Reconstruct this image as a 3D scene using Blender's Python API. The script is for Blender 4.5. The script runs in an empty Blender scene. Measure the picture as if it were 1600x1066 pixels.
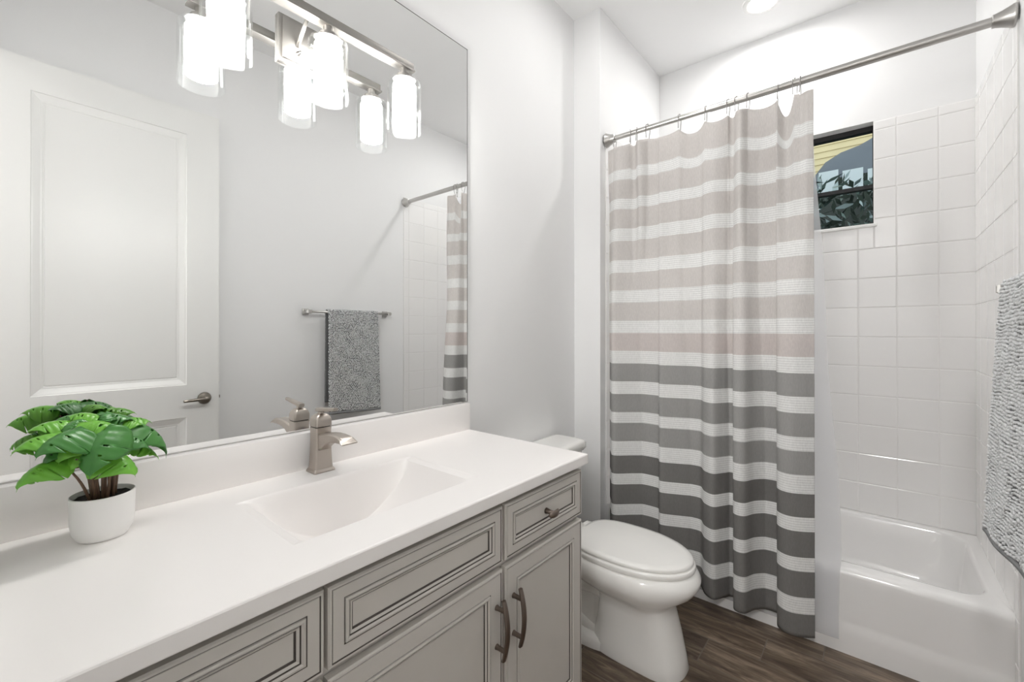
import bpy, bmesh, math, random
import numpy as np
from mathutils import Vector, Matrix, noise
PI = math.pi
rnd = random.Random(7)
SC = bpy.context.scene
COL = SC.collection
def R(d): return math.radians(d)
def lin(r, g, b):
    f = lambda c: (c/255/12.92) if c/255 <= .04045 else ((c/255+.055)/1.055)**2.4
    return (f(r), f(g), f(b), 1)

# ------------------------------------------------------------------ camera
# X runs along the vanity towards the tub, Y towards the mirror wall, Z up; the camera stands in the doorway
cam_d = bpy.data.cameras.new('camera'); cam = bpy.data.objects.new('camera', cam_d); COL.objects.link(cam)
yaw, pitch, roll = R(39.9029), R(.1497), R(-.0271)
fw = Vector((math.cos(yaw), math.sin(yaw), 0)); rt = Vector((math.sin(yaw), -math.cos(yaw), 0)); up = Vector((0, 0, 1))
f2 = fw*math.cos(pitch)+up*math.sin(pitch); u2 = up*math.cos(pitch)-fw*math.sin(pitch)
r3 = rt*math.cos(roll)+u2*math.sin(roll); u3 = u2*math.cos(roll)-rt*math.sin(roll)
M = Matrix((r3, u3, -f2)).transposed().to_4x4(); M.translation = (0, 0, 1.30)
cam.matrix_world = M
cam_d.sensor_width = 36; cam_d.lens = 36*681.224/1600; cam_d.shift_y = -(533-514.09)/1600
cam_d.clip_start = .01
SC.camera = cam

# ------------------------------------------------------------------ world, exposure
SC.view_settings.view_transform = 'Standard'; SC.view_settings.look = 'None'
SC.view_settings.gamma = 1; SC.view_settings.use_curve_mapping = False
SC.view_settings.exposure = 0.68
w = bpy.data.worlds.new('world'); SC.world = w; w.use_nodes = True
w.node_tree.nodes['Background'].inputs[0].default_value = (.93, .97, 1, 1)
w.node_tree.nodes['Background'].inputs[1].default_value = 1.0
SC.cycles.max_bounces = 14; SC.cycles.diffuse_bounces = 9; SC.cycles.glossy_bounces = 6
SC.cycles.transmission_bounces = 8; SC.cycles.transparent_max_bounces = 16
SC.cycles.caustics_reflective = False; SC.cycles.caustics_refractive = False
L_SHADE, L_CAN_TUB, L_CAN_FILL, L_HALL_FILL = 51, 130, 60, 125

# ------------------------------------------------------------------ materials
def mat(name, col, rough=.5, metal=0., spec=.5, bump=None, coat=0, trans=0, var=None, bump_dist=.001):
    m = bpy.data.materials.new(name); m.use_nodes = True
    nt = m.node_tree; b = nt.nodes['Principled BSDF']
    b.inputs['Base Color'].default_value = col if len(col) == 4 else (*col, 1)
    b.inputs['Roughness'].default_value = rough; b.inputs['Metallic'].default_value = metal
    b.inputs['Specular IOR Level'].default_value = spec
    b.inputs['Coat Weight'].default_value = coat; b.inputs['Coat Roughness'].default_value = .05
    b.inputs['Transmission Weight'].default_value = trans
    if bump:
        sc, st = bump
        tc = nt.nodes.new('ShaderNodeTexCoord'); n = nt.nodes.new('ShaderNodeTexNoise'); bp = nt.nodes.new('ShaderNodeBump')
        n.inputs['Scale'].default_value = sc; n.inputs['Detail'].default_value = 3
        bp.inputs['Strength'].default_value = st; bp.inputs['Distance'].default_value = bump_dist
        nt.links.new(tc.outputs['Object'], n.inputs['Vector']); nt.links.new(n.outputs['Fac'], bp.inputs['Height'])
        nt.links.new(bp.outputs['Normal'], b.inputs['Normal'])
    if var:
        sc, amt = var
        tc = nt.nodes.new('ShaderNodeTexCoord'); n = nt.nodes.new('ShaderNodeTexNoise'); mx = nt.nodes.new('ShaderNodeMix'); mx.data_type = 'RGBA'
        n.inputs['Scale'].default_value = sc; n.inputs['Detail'].default_value = 4
        c = tuple(col[:3])
        mx.inputs['A'].default_value = (*[x*(1-amt) for x in c], 1); mx.inputs['B'].default_value = (*[min(1, x*(1+amt)) for x in c], 1)
        nt.links.new(tc.outputs['Object'], n.inputs['Vector']); nt.links.new(n.outputs['Fac'], mx.inputs['Factor'])
        nt.links.new(mx.outputs['Result'], b.inputs['Base Color'])
    return m
def emat(name, col, strength):
    m = bpy.data.materials.new(name); m.use_nodes = True; nt = m.node_tree
    nt.nodes.remove(nt.nodes['Principled BSDF']); e = nt.nodes.new('ShaderNodeEmission')
    e.inputs[0].default_value = (*col, 1); e.inputs[1].default_value = strength
    nt.links.new(e.outputs[0], nt.nodes['Material Output'].inputs[0]); return m
def thin_glass(name, tint=(1, 1, 1), gloss=1.0, base=.006):
    m = bpy.data.materials.new(name); m.use_nodes = True; nt = m.node_tree
    nt.nodes.remove(nt.nodes['Principled BSDF'])
    t = nt.nodes.new('ShaderNodeBsdfTransparent'); g = nt.nodes.new('ShaderNodeBsdfGlossy'); mx = nt.nodes.new('ShaderNodeMixShader')
    lw = nt.nodes.new('ShaderNodeLayerWeight'); pw = nt.nodes.new('ShaderNodeMath'); pw.operation = 'POWER'; pw.inputs[1].default_value = 4; nt.links.new(lw.outputs['Facing'], pw.inputs[0])
    f = nt.nodes.new('ShaderNodeMapRange'); f.inputs['To Min'].default_value = base; f.inputs['To Max'].default_value = .6; nt.links.new(pw.outputs[0], f.inputs['Value'])
    t.inputs[0].default_value = (*tint, 1); g.inputs['Roughness'].default_value = .02; g.inputs[0].default_value = (gloss, gloss, gloss, 1)
    nt.links.new(f.outputs[0], mx.inputs[0]); nt.links.new(t.outputs[0], mx.inputs[1]); nt.links.new(g.outputs[0], mx.inputs[2])
    nt.links.new(mx.outputs[0], nt.nodes['Material Output'].inputs[0]); return m
def cloth(name, col, trans=.35, alpha=1.0):
    m = bpy.data.materials.new(name); m.use_nodes = True; nt = m.node_tree
    nt.nodes.remove(nt.nodes['Principled BSDF'])
    d = nt.nodes.new('ShaderNodeBsdfDiffuse'); t = nt.nodes.new('ShaderNodeBsdfTranslucent'); mx = nt.nodes.new('ShaderNodeMixShader')
    mx.inputs[0].default_value = trans; d.inputs[0].default_value = col; t.inputs[0].default_value = col
    nt.links.new(d.outputs[0], mx.inputs[1]); nt.links.new(t.outputs[0], mx.inputs[2])
    last = mx
    if alpha < 1:
        tr = nt.nodes.new('ShaderNodeBsdfTransparent'); m2 = nt.nodes.new('ShaderNodeMixShader'); m2.inputs[0].default_value = alpha
        nt.links.new(tr.outputs[0], m2.inputs[1]); nt.links.new(mx.outputs[0], m2.inputs[2]); last = m2
    nt.links.new(last.outputs[0], nt.nodes['Material Output'].inputs[0])
    m['d'] = 0
    return m, d, t

M_wall = mat('wall_paint', lin(234, 234, 234), .6, spec=.25, bump=(120, .12))
M_ceil = mat('ceiling_paint', lin(236, 236, 236), .8, spec=.2, bump=(90, .12))
M_trim = mat('trim_paint', lin(238, 238, 236), .35, spec=.4)
M_door = mat('door_paint', lin(232, 232, 230), .35, spec=.4, bump=(40, .04))
M_tile = mat('glazed_tile', lin(238, 237, 236), .12, spec=.5, bump=(6, .06), bump_dist=.004)
M_grout = mat('grout', lin(234, 233, 231), .8)
M_counter = mat('cultured_marble', lin(243, 240, 238), .28, spec=.4, var=(5, .006))
M_cab = mat('grey_paint', lin(204, 200, 194), .38, spec=.4, var=(14, .02))
M_glaze = mat('dark_glaze', lin(92, 86, 82), .5)
M_gap = mat('cabinet_inside', lin(70, 66, 63), .7)
M_nickel = mat('brushed_nickel', lin(184, 176, 168), .36, 1., bump=(300, .03))
M_nickel_d = mat('satin_nickel', lin(196, 194, 191), .33, 1.)
M_fixture = mat('brushed_fixture', lin(150, 147, 143), .46, 1.)
M_chrome = mat('chrome', lin(170, 168, 166), .15, 1.)
M_pull = mat('dark_nickel_pull', lin(136, 124, 116), .33, 1.)
M_lever = mat('aged_nickel', lin(140, 134, 126), .28, 1.)
M_mirror = mat('mirror_silver', (.9, .905, .9, 1), .0, 1.)
M_dark = mat('dark_edge', lin(70, 70, 70), .4)
M_porc = mat('porcelain', lin(240, 239, 236), .08, spec=.5, coat=.3)
M_seat = mat('seat_plastic', lin(240, 239, 236), .18, spec=.5)
M_tub = mat('tub_enamel', lin(236, 235, 234), .1, spec=.5, coat=.3)
M_pot = mat('white_ceramic', lin(240, 239, 237), .35)
M_soil = mat('soil', lin(32, 28, 26), .95, var=(60, .4), bump=(80, .8), bump_dist=.006)
M_stem = mat('stem', lin(110, 84, 66), .55, var=(40, .25))
M_black = mat('black_window_frame', lin(28, 28, 30), .4)
M_shade_in = emat('lit_frosted_glass', (1, .985, .965), L_SHADE)
M_can_tub = emat('lit_lens', (1, .99, .978), L_CAN_TUB)
M_can_fill = emat('lit_lens_fill', (1, .99, .978), L_CAN_FILL)
M_hall_fill = emat('lit_dome_fill', (1, .985, .965), L_HALL_FILL)
M_glass = thin_glass('clear_glass', (.975, .98, .98))
M_pane = thin_glass('window_glass', (.93, .96, .95), .6, .002)

def leaf_mat(name, a, b):
    m = mat(name, a, .3, spec=.5); nt = m.node_tree; bs = nt.nodes['Principled BSDF']
    tc = nt.nodes.new('ShaderNodeTexCoord'); n = nt.nodes.new('ShaderNodeTexNoise'); n.inputs['Scale'].default_value = 30
    mx = nt.nodes.new('ShaderNodeMix'); mx.data_type = 'RGBA'; mx.inputs['A'].default_value = a; mx.inputs['B'].default_value = b
    nt.links.new(tc.outputs['Object'], n.inputs['Vector']); nt.links.new(n.outputs['Fac'], mx.inputs['Factor'])
    nt.links.new(mx.outputs['Result'], bs.inputs['Base Color'])
    t = nt.nodes.new('ShaderNodeBsdfTranslucent'); t.inputs[0].default_value = (a[0]*1.2, a[1]*1.2, a[2], 1)
    ms = nt.nodes.new('ShaderNodeMixShader'); ms.inputs[0].default_value = .18
    nt.links.new(bs.outputs[0], ms.inputs[1]); nt.links.new(t.outputs[0], ms.inputs[2]); nt.links.new(ms.outputs[0], nt.nodes['Material Output'].inputs[0])
    return m
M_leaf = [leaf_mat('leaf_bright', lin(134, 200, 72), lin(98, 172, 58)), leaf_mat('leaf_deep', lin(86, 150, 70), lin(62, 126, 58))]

# ------------------------------------------------------------------ mesh helpers
def link(name, me, m, parent=None, smooth=True):
    o = bpy.data.objects.new(name, me); COL.objects.link(o)
    for x in (m if isinstance(m, (list, tuple)) else [m]): me.materials.append(x)
    if smooth:
        for p in me.polygons: p.use_smooth = True
    if parent:
        o.parent = parent
        if parent.type == 'EMPTY': o.matrix_parent_inverse = Matrix.Translation(-Vector(parent.location))
    return o
def obj(name, verts, faces, m, parent=None, smooth=True, mats=None):
    me = bpy.data.meshes.new(name); me.from_pydata([tuple(v) for v in verts], [], faces); me.update()
    if mats is not None: me.polygons.foreach_set('material_index', mats)
    return link(name, me, m, parent, smooth)
def from_bm(name, bm, m, parent=None, smooth=True, recalc=True):
    if recalc: bmesh.ops.recalc_face_normals(bm, faces=bm.faces[:])
    me = bpy.data.meshes.new(name); bm.to_mesh(me); bm.free()
    return link(name, me, m, parent, smooth)
def auto(o, ang=35):
    me = o.data
    for p in me.polygons: p.use_smooth = True
    bm = bmesh.new(); bm.from_mesh(me)
    for e in bm.edges:
        if len(e.link_faces) == 2 and e.calc_face_angle(0) > R(ang): e.smooth = False
    bm.to_mesh(me); bm.free(); return o
def bx(bm, x0, x1, y0, y1, z0, z1, bev=0, seg=2, mi=0):
    r = bmesh.ops.create_cube(bm, size=1)
    vs = r['verts']
    for v in vs: v.co = Vector(((x0+x1)/2+v.co.x*(x1-x0), (y0+y1)/2+v.co.y*(y1-y0), (z0+z1)/2+v.co.z*(z1-z0)))
    fs = set(f for v in vs for f in v.link_faces)
    for f in fs: f.material_index = mi
    if bev:
        es = list(set(e for v in vs for e in v.link_edges))
        bmesh.ops.bevel(bm, geom=es, offset=bev, segments=seg, affect='EDGES', profile=.5)
def box(name, x0, x1, y0, y1, z0, z1, m, parent=None, bev=0, seg=2):
    bm = bmesh.new(); bx(bm, x0, x1, y0, y1, z0, z1, bev, seg)
    return auto(from_bm(name, bm, m, parent))
def lathe(bm, prof, c=(0, 0, 0), axis='z', n=40, cap0=True, cap1=True):
    rings = []
    for r, h in prof:
        ring = []
        for i in range(n):
            a = 2*PI*i/n; p = (r*math.cos(a), r*math.sin(a))
            q = {'z': (p[0], p[1], h), 'y': (p[0], h, p[1]), 'x': (h, p[0], p[1])}[axis]
            ring.append(bm.verts.new(Vector(c)+Vector(q)))
        rings.append(ring)
    for a, b in zip(rings, rings[1:]):
        for i in range(n): bm.faces.new((a[i], a[(i+1) % n], b[(i+1) % n], b[i]))
    if cap0: bm.faces.new(rings[0][::-1])
    if cap1: bm.faces.new(rings[-1])
def loft(bm, secs, cap0=True, cap1=True, close=True):
    rings = [[bm.verts.new(p) for p in s] for s in secs]; n = len(rings[0])
    for a, b in zip(rings, rings[1:]):
        for i in range(n if close else n-1): bm.faces.new((a[i], a[(i+1) % n], b[(i+1) % n], b[i]))
    if cap0: bm.faces.new(rings[0][::-1])
    if cap1: bm.faces.new(rings[-1])
    return rings
def tube(bm, pts, rad, n=10, caps=True):
    pts = [Vector(p) for p in pts]; secs = []
    prev = None
    for i, p in enumerate(pts):
        t = (pts[min(i+1, len(pts)-1)]-pts[max(i-1, 0)]).normalized()
        if prev is None:
            a = Vector((0, 0, 1)) if abs(t.z) < .9 else Vector((1, 0, 0))
            nx = t.cross(a).normalized()
        else: nx = (prev-t*prev.dot(t)).normalized()
        prev = nx; ny = t.cross(nx)
        r = rad[i] if isinstance(rad, (list, tuple)) else rad
        secs.append([p+nx*r*math.cos(2*PI*k/n)+ny*r*math.sin(2*PI*k/n) for k in range(n)])
    loft(bm, secs, caps, caps)
def rrect(cx, cy, hx, hy, r, z, n=6):
    out = []
    for sx, sy, a0 in ((1, 1, 0), (-1, 1, 90), (-1, -1, 180), (1, -1, 270)):
        for k in range(n+1):
            a = R(a0+90*k/n); out.append(Vector((cx+sx*(hx-r)+r*math.cos(a), cy+sy*(hy-r)+r*math.sin(a), z)))
    return out
def tag(o, label, cat, group=None, kind=None):
    o['label'] = label; o['category'] = cat
    if group: o['group'] = group
    if kind: o['kind'] = kind
    return o
def thing(name, loc, label, cat, group=None, kind=None):
    o = bpy.data.objects.new(name, None); COL.objects.link(o); o.location = loc; o.empty_display_size = .05
    return tag(o, label, cat, group, kind)
def struct(o, label, cat): return tag(o, label, cat, None, 'structure')
def ss(t): t = max(0, min(1, t)); return t*t*(3-2*t)

# ------------------------------------------------------------------ room shell
YM, YR, XB, XW, YW, ZC, XE = 1.306, -.36, 2.957, 2.1103, 1.144, 3.046, -.03
XT, ZT = 2.1576, 2.386
# floor: wood-look planks running along Y
def floor_mat():
    m = mat('wood_plank_tile', lin(90, 76, 66), .42, spec=.4); nt = m.node_tree; b = nt.nodes['Principled BSDF']
    tc = nt.nodes.new('ShaderNodeTexCoord'); mp = nt.nodes.new('ShaderNodeMapping'); at = nt.nodes.new('ShaderNodeAttribute'); at.attribute_name = 'plank'
    add = nt.nodes.new('ShaderNodeVectorMath'); add.operation = 'ADD'
    nt.links.new(tc.outputs['Object'], add.inputs[0]); nt.links.new(at.outputs['Vector'], add.inputs[1]); nt.links.new(add.outputs[0], mp.inputs['Vector'])
    mp.inputs['Scale'].default_value = (24, 3.2, 1)
    n = nt.nodes.new('ShaderNodeTexNoise'); n.inputs['Scale'].default_value = 1; n.inputs['Detail'].default_value = 8; n.inputs['Roughness'].default_value = .65; n.inputs['Distortion'].default_value = 1.4
    nt.links.new(mp.outputs[0], n.inputs['Vector'])
    cr = nt.nodes.new('ShaderNodeValToRGB'); e = cr.color_ramp.elements
    e[0].position = .28; e[0].color = lin(50, 42, 35); e[1].position = .75; e[1].color = lin(158, 142, 124)
    k = cr.color_ramp.elements.new(.5); k.color = lin(102, 88, 75)
    nt.links.new(n.outputs['Fac'], cr.inputs[0])
    mx = nt.nodes.new('ShaderNodeMix'); mx.data_type = 'RGBA'; mx.blend_type = 'MULTIPLY'; mx.inputs['Factor'].default_value = 1
    nt.links.new(cr.outputs[0], mx.inputs['A'])
    tone = nt.nodes.new('ShaderNodeMapRange'); tone.inputs['To Min'].default_value = .8; tone.inputs['To Max'].default_value = 1.25; tone.inputs['From Max'].default_value = 20
    sp = nt.nodes.new('ShaderNodeSeparateXYZ'); nt.links.new(at.outputs['Vector'], sp.inputs[0]); nt.links.new(sp.outputs['Y'], tone.inputs['Value'])
    nt.links.new(tone.outputs[0], mx.inputs['B']); nt.links.new(mx.outputs['Result'], b.inputs['Base Color'])
    bp = nt.nodes.new('ShaderNodeBump'); bp.inputs['Strength'].default_value = .15; bp.inputs['Distance'].default_value = .001
    nt.links.new(n.outputs['Fac'], bp.inputs['Height']); nt.links.new(bp.outputs[0], b.inputs['Normal'])
    return m
M_floor = floor_mat(); M_fgrout = mat('floor_grout', lin(122, 112, 104), .85)
def build_floor():
    V, F, A, MI = [], [], [], []
    pw, pl, g = .158, .92, .0022
    X0, X1, Y0, Y1 = -2.4, XB, -.5, YM
    for row in range(-6, 31):
        xa = 2.099-row*pw; xb = xa+pw
        joint = .165+.1895*(row-0)
        k0 = -4
        for k in range(-8, 8):
            ya = joint+k*pl; yb = ya+pl
            x0, x1, y0, y1 = max(xa+g, X0), min(xb-g, X1), max(ya+g, Y0), min(yb-g, Y1)
            if x1-x0 < .004 or y1-y0 < .004: continue
            n = len(V); V += [(x0, y0, 0), (x1, y0, 0), (x1, y1, 0), (x0, y1, 0)]
            F.append((n, n+1, n+2, n+3)); MI.append(0)
            a = (rnd.uniform(0, 20), rnd.uniform(0, 20), rnd.uniform(0, 20)); A += [a]*4
    n = len(V); V += [(X0, Y0, -.0015), (X1, Y0, -.0015), (X1, Y1, -.0015), (X0, Y1, -.0015), (X0, Y0, -.1), (X1, Y0, -.1), (X1, Y1, -.1), (X0, Y1, -.1)]
    F += [(n, n+1, n+2, n+3), (n+7, n+6, n+5, n+4), (n, n+4, n+5, n+1), (n+1, n+5, n+6, n+2), (n+2, n+6, n+7, n+3), (n+3, n+7, n+4, n)]
    MI += [1]*6; A += [(0, 0, 0)]*8
    o = obj('floor', V, F, [M_floor, M_fgrout], None, False, MI)
    at = o.data.attributes.new('plank', 'FLOAT_VECTOR', 'POINT'); at.data.foreach_set('vector', np.array(A, 'f').ravel())
    return struct(o, 'dark brown wood-look plank tile floor', 'floor')
build_floor()
struct(box('ceiling', -2.4, XB+.15, -.5, YM+.1, ZC, ZC+.1, M_ceil), 'plain white ceiling over the bathroom and tub', 'ceiling')
struct(box('wall_left', XE-.12, XW+.85, YM, YM+.1, 0, ZC, M_wall), 'white wall behind the mirror, vanity and toilet tank', 'wall')
struct(box('wall_alcove', XW, XB, YW, YM, 0, ZC, M_wall), 'white wing wall between the toilet and the tub', 'wall')
wr = struct(box('wall_right', XE-.12, XB+.15, YR-.12, YR, 0, ZC, M_wall), 'white wall opposite the mirror, carrying the towel bar', 'wall')
# entry wall with the doorway the camera stands in
bm = bmesh.new()
bx(bm, XE-.12, XE, YR, -.305, 0, ZC); bx(bm, XE-.12, XE, .34, YM, 0, ZC); bx(bm, XE-.12, XE, -.305, .34, 2.53, ZC)  # opening kept narrow so the added hall light misses the counter front
struct(auto(from_bm('wall_front', bm, M_wall)), 'white entry wall with the open doorway', 'wall')
bm = bmesh.new()
bx(bm, -2.5, -2.4, -.6, 1.4, 0, ZC); bx(bm, -2.4, XE-.12, -.6, -.5, 0, ZC); bx(bm, -2.4, XE-.12, YM, 1.4, 0, ZC)
struct(auto(from_bm('wall_hall', bm, M_wall)), 'white hallway walls behind the doorway', 'wall')  # unseen hallway walls, put in to keep sky light out of the doorway
# back wall with the window opening
WY0, WY1, WZ0, WZ1 = .009, .62, 1.853, 2.391
bm = bmesh.new()
bx(bm, XB, XB+.15, YR, WY0, 0, ZC); bx(bm, XB, XB+.15, WY1, YM, 0, ZC)
bx(bm, XB, XB+.15, WY0, WY1, 0, WZ0); bx(bm, XB, XB+.15, WY0, WY1, WZ1, ZC)
wb = struct(auto(from_bm('wall_back', bm, M_wall)), 'white back wall of the tub alcove with a small window', 'wall')

# tiles: every tile a small pillowed slab, one mesh per wall
TS, TG, TH = .1538, .0014, .0058
zrows = [1.2626+TS*k for k in range(-6, 8)]+[ZT]
zrows[0] = .339
def tile_field(name, ulines, rows, place, parent, skip=None):
    V, F, MI = [], [], []
    def quad(u0, u1, v0, v1):
        g, c = TG, .0032
        n = len(V)
        for (uu0, uu1, vv0, vv1, d) in ((u0+g, u1-g, v0+g, v1-g, 0.0015), (u0+g, u1-g, v0+g, v1-g, TH-.0012), (u0+g+c, u1-g-c, v0+g+c, v1-g-c, TH)):
            V.extend([place(uu0, vv0, d), place(uu1, vv0, d), place(uu1, vv1, d), place(uu0, vv1, d)])
        for r in (0, 4):
            for i in range(4): F.append((n+r+i, n+r+(i+1) % 4, n+r+4+(i+1) % 4, n+r+4+i)); MI.append(0)
        F.append((n+8, n+9, n+10, n+11)); MI.append(0)
    for u0, u1 in zip(ulines, ulines[1:]):
        for v0, v1 in zip(rows, rows[1:]):
            pieces = [(u0, u1, v0, v1)]
            if skip:
                a0, a1, b0, b1 = skip; out = []
                for (p0, p1, q0, q1) in pieces:
                    if p1 <= a0 or p0 >= a1 or q1 <= b0 or q0 >= b1: out.append((p0, p1, q0, q1)); continue
                    if p0 < a0: out.append((p0, a0, q0, q1))
                    if p1 > a1: out.append((a1, p1, q0, q1))
                    m0, m1 = max(p0, a0), min(p1, a1)
                    if q0 < b0: out.append((m0, m1, q0, b0))
                    if q1 > b1: out.append((m0, m1, b1, q1))
                pieces = out
            for p in pieces:
                if p[1]-p[0] > .008 and p[3]-p[2] > .008: quad(*p)
    # grout bed
    def bed(u0, u1, v0, v1):
        n = len(V)
        for d in (.0002, .0036): V.extend([place(u0, v0, d), place(u1, v0, d), place(u1, v1, d), place(u0, v1, d)])
        F.append((n+4, n+5, n+6, n+7)); MI.append(1)
        for i in range(4): F.append((n+i, n+(i+1) % 4, n+4+(i+1) % 4, n+4+i)); MI.append(1)
    U0, U1, Z0, Z1 = ulines[0], ulines[-1], rows[0], rows[-1]
    if skip:
        a0, a1, b0, b1 = skip
        bed(U0, a0, Z0, Z1); bed(a1, U1, Z0, Z1); bed(a0, a1, Z0, b0)
        if b1 < Z1: bed(a0, a1, b1, Z1)
    else: bed(U0, U1, Z0, Z1)
    o = obj(name, V, F, [M_tile, M_grout], parent, False, MI)
    bm = bmesh.new(); bm.from_mesh(o.data); bmesh.ops.recalc_face_normals(bm, faces=bm.faces[:]); bm.to_mesh(o.data); bm.free()
    return o
ul = [YR+.0015]+[-.233+TS*k for k in range(0, 9)]+[YW-TH]
tile_field('tile_surround', ul, zrows, lambda u, v, d: (XB-d, u, v), wb, (WY0, WY1, WZ0, 3))
xl = [XT, XT+.05]+[XT+.05+TS*k for k in range(1, 5)]+[XB-TH]
zr_r = [.0]+[zrows[0]-TS]+zrows
tile_field('tile_surround', xl, zrows, lambda u, v, d: (u, YR+d, v), wr)
tile_field('tile_edge', [XT-.0, XT+.05], [.002, .185, .339], lambda u, v, d: (u, YR+d, v), wr)
wa = bpy.data.objects['wall_alcove']
tile_field('tile_surround', [XT+.01]+xl[2:], zrows, lambda u, v, d: (u, YW-d, v), wa)

# ------------------------------------------------------------------ window
win = thing('window_1', (XB+.07, (WY0+WY1)/2, WZ0), 'small black-framed sash window set into the tub wall', 'window', kind='structure')
bm = bmesh.new(); fx0, fx1 = XB+.062, XB+.105
bx(bm, fx0, fx1, WY0, WY1, WZ1-.026, WZ1); bx(bm, fx0, fx1, WY0, WY1, WZ0, WZ0+.012)
bx(bm, fx0, fx1, WY0, WY0+.006, WZ0, WZ1); bx(bm, fx0, fx1, WY1-.006, WY1, WZ0, WZ1)
auto(from_bm('window_frame', bm, M_black, win))
box('meeting_rail', fx0+.002, fx1, WY0, WY1, 2.058, 2.078, M_black, win)
box('glass', fx0+.018, fx0+.022, WY0+.004, WY1-.004, WZ0+.01, WZ1-.03, M_pane, win)
box('window_sill', XB-.014, XB+.064, WY0-.012, WY1+.012, WZ0-.016, WZ0+.002, M_trim, win, .003)
box('window_lining', XB+.002, XB+.062, WY0-.001, WY0+.002, WZ0, WZ1, M_trim, win)

# ------------------------------------------------------------------ passage door, folded back on the right wall
def panel_face(bm, P, w, h, prof, mi_of=None):
    """nested rectangles: prof = [(inset, depth, material)], P(u, v, d) -> point"""
    rings = []
    for ins, d, mi in prof:
        rings.append(([bm.verts.new(P(ins, ins, d)), bm.verts.new(P(w-ins, ins, d)), bm.verts.new(P(w-ins, h-ins, d)), bm.verts.new(P(ins, h-ins, d))], mi))
    for (a, _), (b, mi) in zip(rings, rings[1:]):
        for i in range(4):
            f = bm.faces.new((a[i], a[(i+1) % 4], b[(i+1) % 4], b[i])); f.material_index = mi
    f = bm.faces.new(rings[-1][0]); f.material_index = rings[-1][1]
DX0, DX1, DY, DTK, DZ0, DZ1 = -.024, .836, -.278, .038, .012, 2.508
door = thing('door_1', ((DX0+DX1)/2, DY-.02, DZ0), 'white two-panel door swung open flat before the right wall', 'door', kind='structure')
bm = bmesh.new()
def strip(x0, x1, z0, z1):
    a = [bm.verts.new((x, DY, z)) for x, z in ((x0, z0), (x1, z0), (x1, z1), (x0, z1))]; bm.faces.new(a)
pu = (.112, .684, 1.003, 2.368); pd = (.112, .684, .22, .826)
strip(DX0, pu[0], DZ0, DZ1); strip(pu[1], DX1, DZ0, DZ1)
strip(pu[0], pu[1], pu[3], DZ1); strip(pu[0], pu[1], pd[3], pu[2]); strip(pu[0], pu[1], DZ0, pd[2])
for (x0, x1, z0, z1) in (pu, pd):
    panel_face(bm, lambda u, v, d: (x0+u, DY-d, z0+v), x1-x0, z1-z0, [(0, 0, 0), (.002, .004, 0), (.008, .005, 0), (.03, .013, 0), (.036, .0135, 0), (.040, .016, 0), (.043, .0165, 0), (.0445, .0135, 0)])
for q in (((DX0, DZ0), (DX1, DZ0)), ((DX1, DZ0), (DX1, DZ1)), ((DX1, DZ1), (DX0, DZ1)), ((DX0, DZ1), (DX0, DZ0))):
    (xa, za), (xb, zb) = q
    bm.faces.new([bm.verts.new(p) for p in ((xa, DY, za), (xb, DY, zb), (xb, DY-DTK, zb), (xa, DY-DTK, za))])
bm.faces.new([bm.verts.new(p) for p in ((DX0, DY-DTK, DZ0), (DX0, DY-DTK, DZ1), (DX1, DY-DTK, DZ1), (DX1, DY-DTK, DZ0))])
bmesh.ops.remove_doubles(bm, verts=bm.verts[:], dist=1e-5)
from_bm('door_leaf', bm, M_door, door, False)
hx, hz = .765, .922
bm = bmesh.new(); lathe(bm, [(.033, DY), (.033, DY+.006), (.029, DY+.012), (.014, DY+.016), (.011, DY+.05), (.012, DY+.058), (.006, DY+.062)], (hx, 0, hz), 'y', 32)
dh = auto(from_bm('door_handle', bm, M_lever, door))
bm = bmesh.new(); tube(bm, [(hx+.006, DY+.05, hz), (hx-.02, DY+.051, hz), (hx-.06, DY+.05, hz-.001), (hx-.105, DY+.046, hz-.003)], [.010, .0095, .0085, .0075], 14)
from_bm('lever', bm, M_lever, dh)
box('latch', DX1-.001, DX1+.009, DY-.024, DY-.012, hz-.008, hz+.008, M_lever, door)
for z in (.25, 1.25, 2.25): box('hinge', DX0-.012, DX0, DY-.008, DY+.004, z, z+.09, M_lever, door)

# ------------------------------------------------------------------ mirror
mir = thing('mirror', (.62, 1.303, 1.002), 'large frameless wall mirror above the vanity backsplash', 'mirror')
bm = bmesh.new(); bx(bm, XE+.002, 1.2669, 1.3, 1.3055, 1.0035, 2.4633)
for f in bm.faces:
    if f.normal.y > -.5: f.material_index = 1
from_bm('mirror_glass', bm, [M_mirror, M_dark], mir, False)
box('edge_strip', 1.2656, 1.2672, 1.2992, 1.3055, 1.0035, 2.4636, M_dark, mir); box('edge_strip', XE+.002, 1.2672, 1.2992, 1.3055, 2.4622, 2.4640, M_dark, mir)
box('bottom_channel', XE+.002, 1.267, 1.2985, 1.3055, 1.0015, 1.0045, M_nickel_d, mir)

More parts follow.
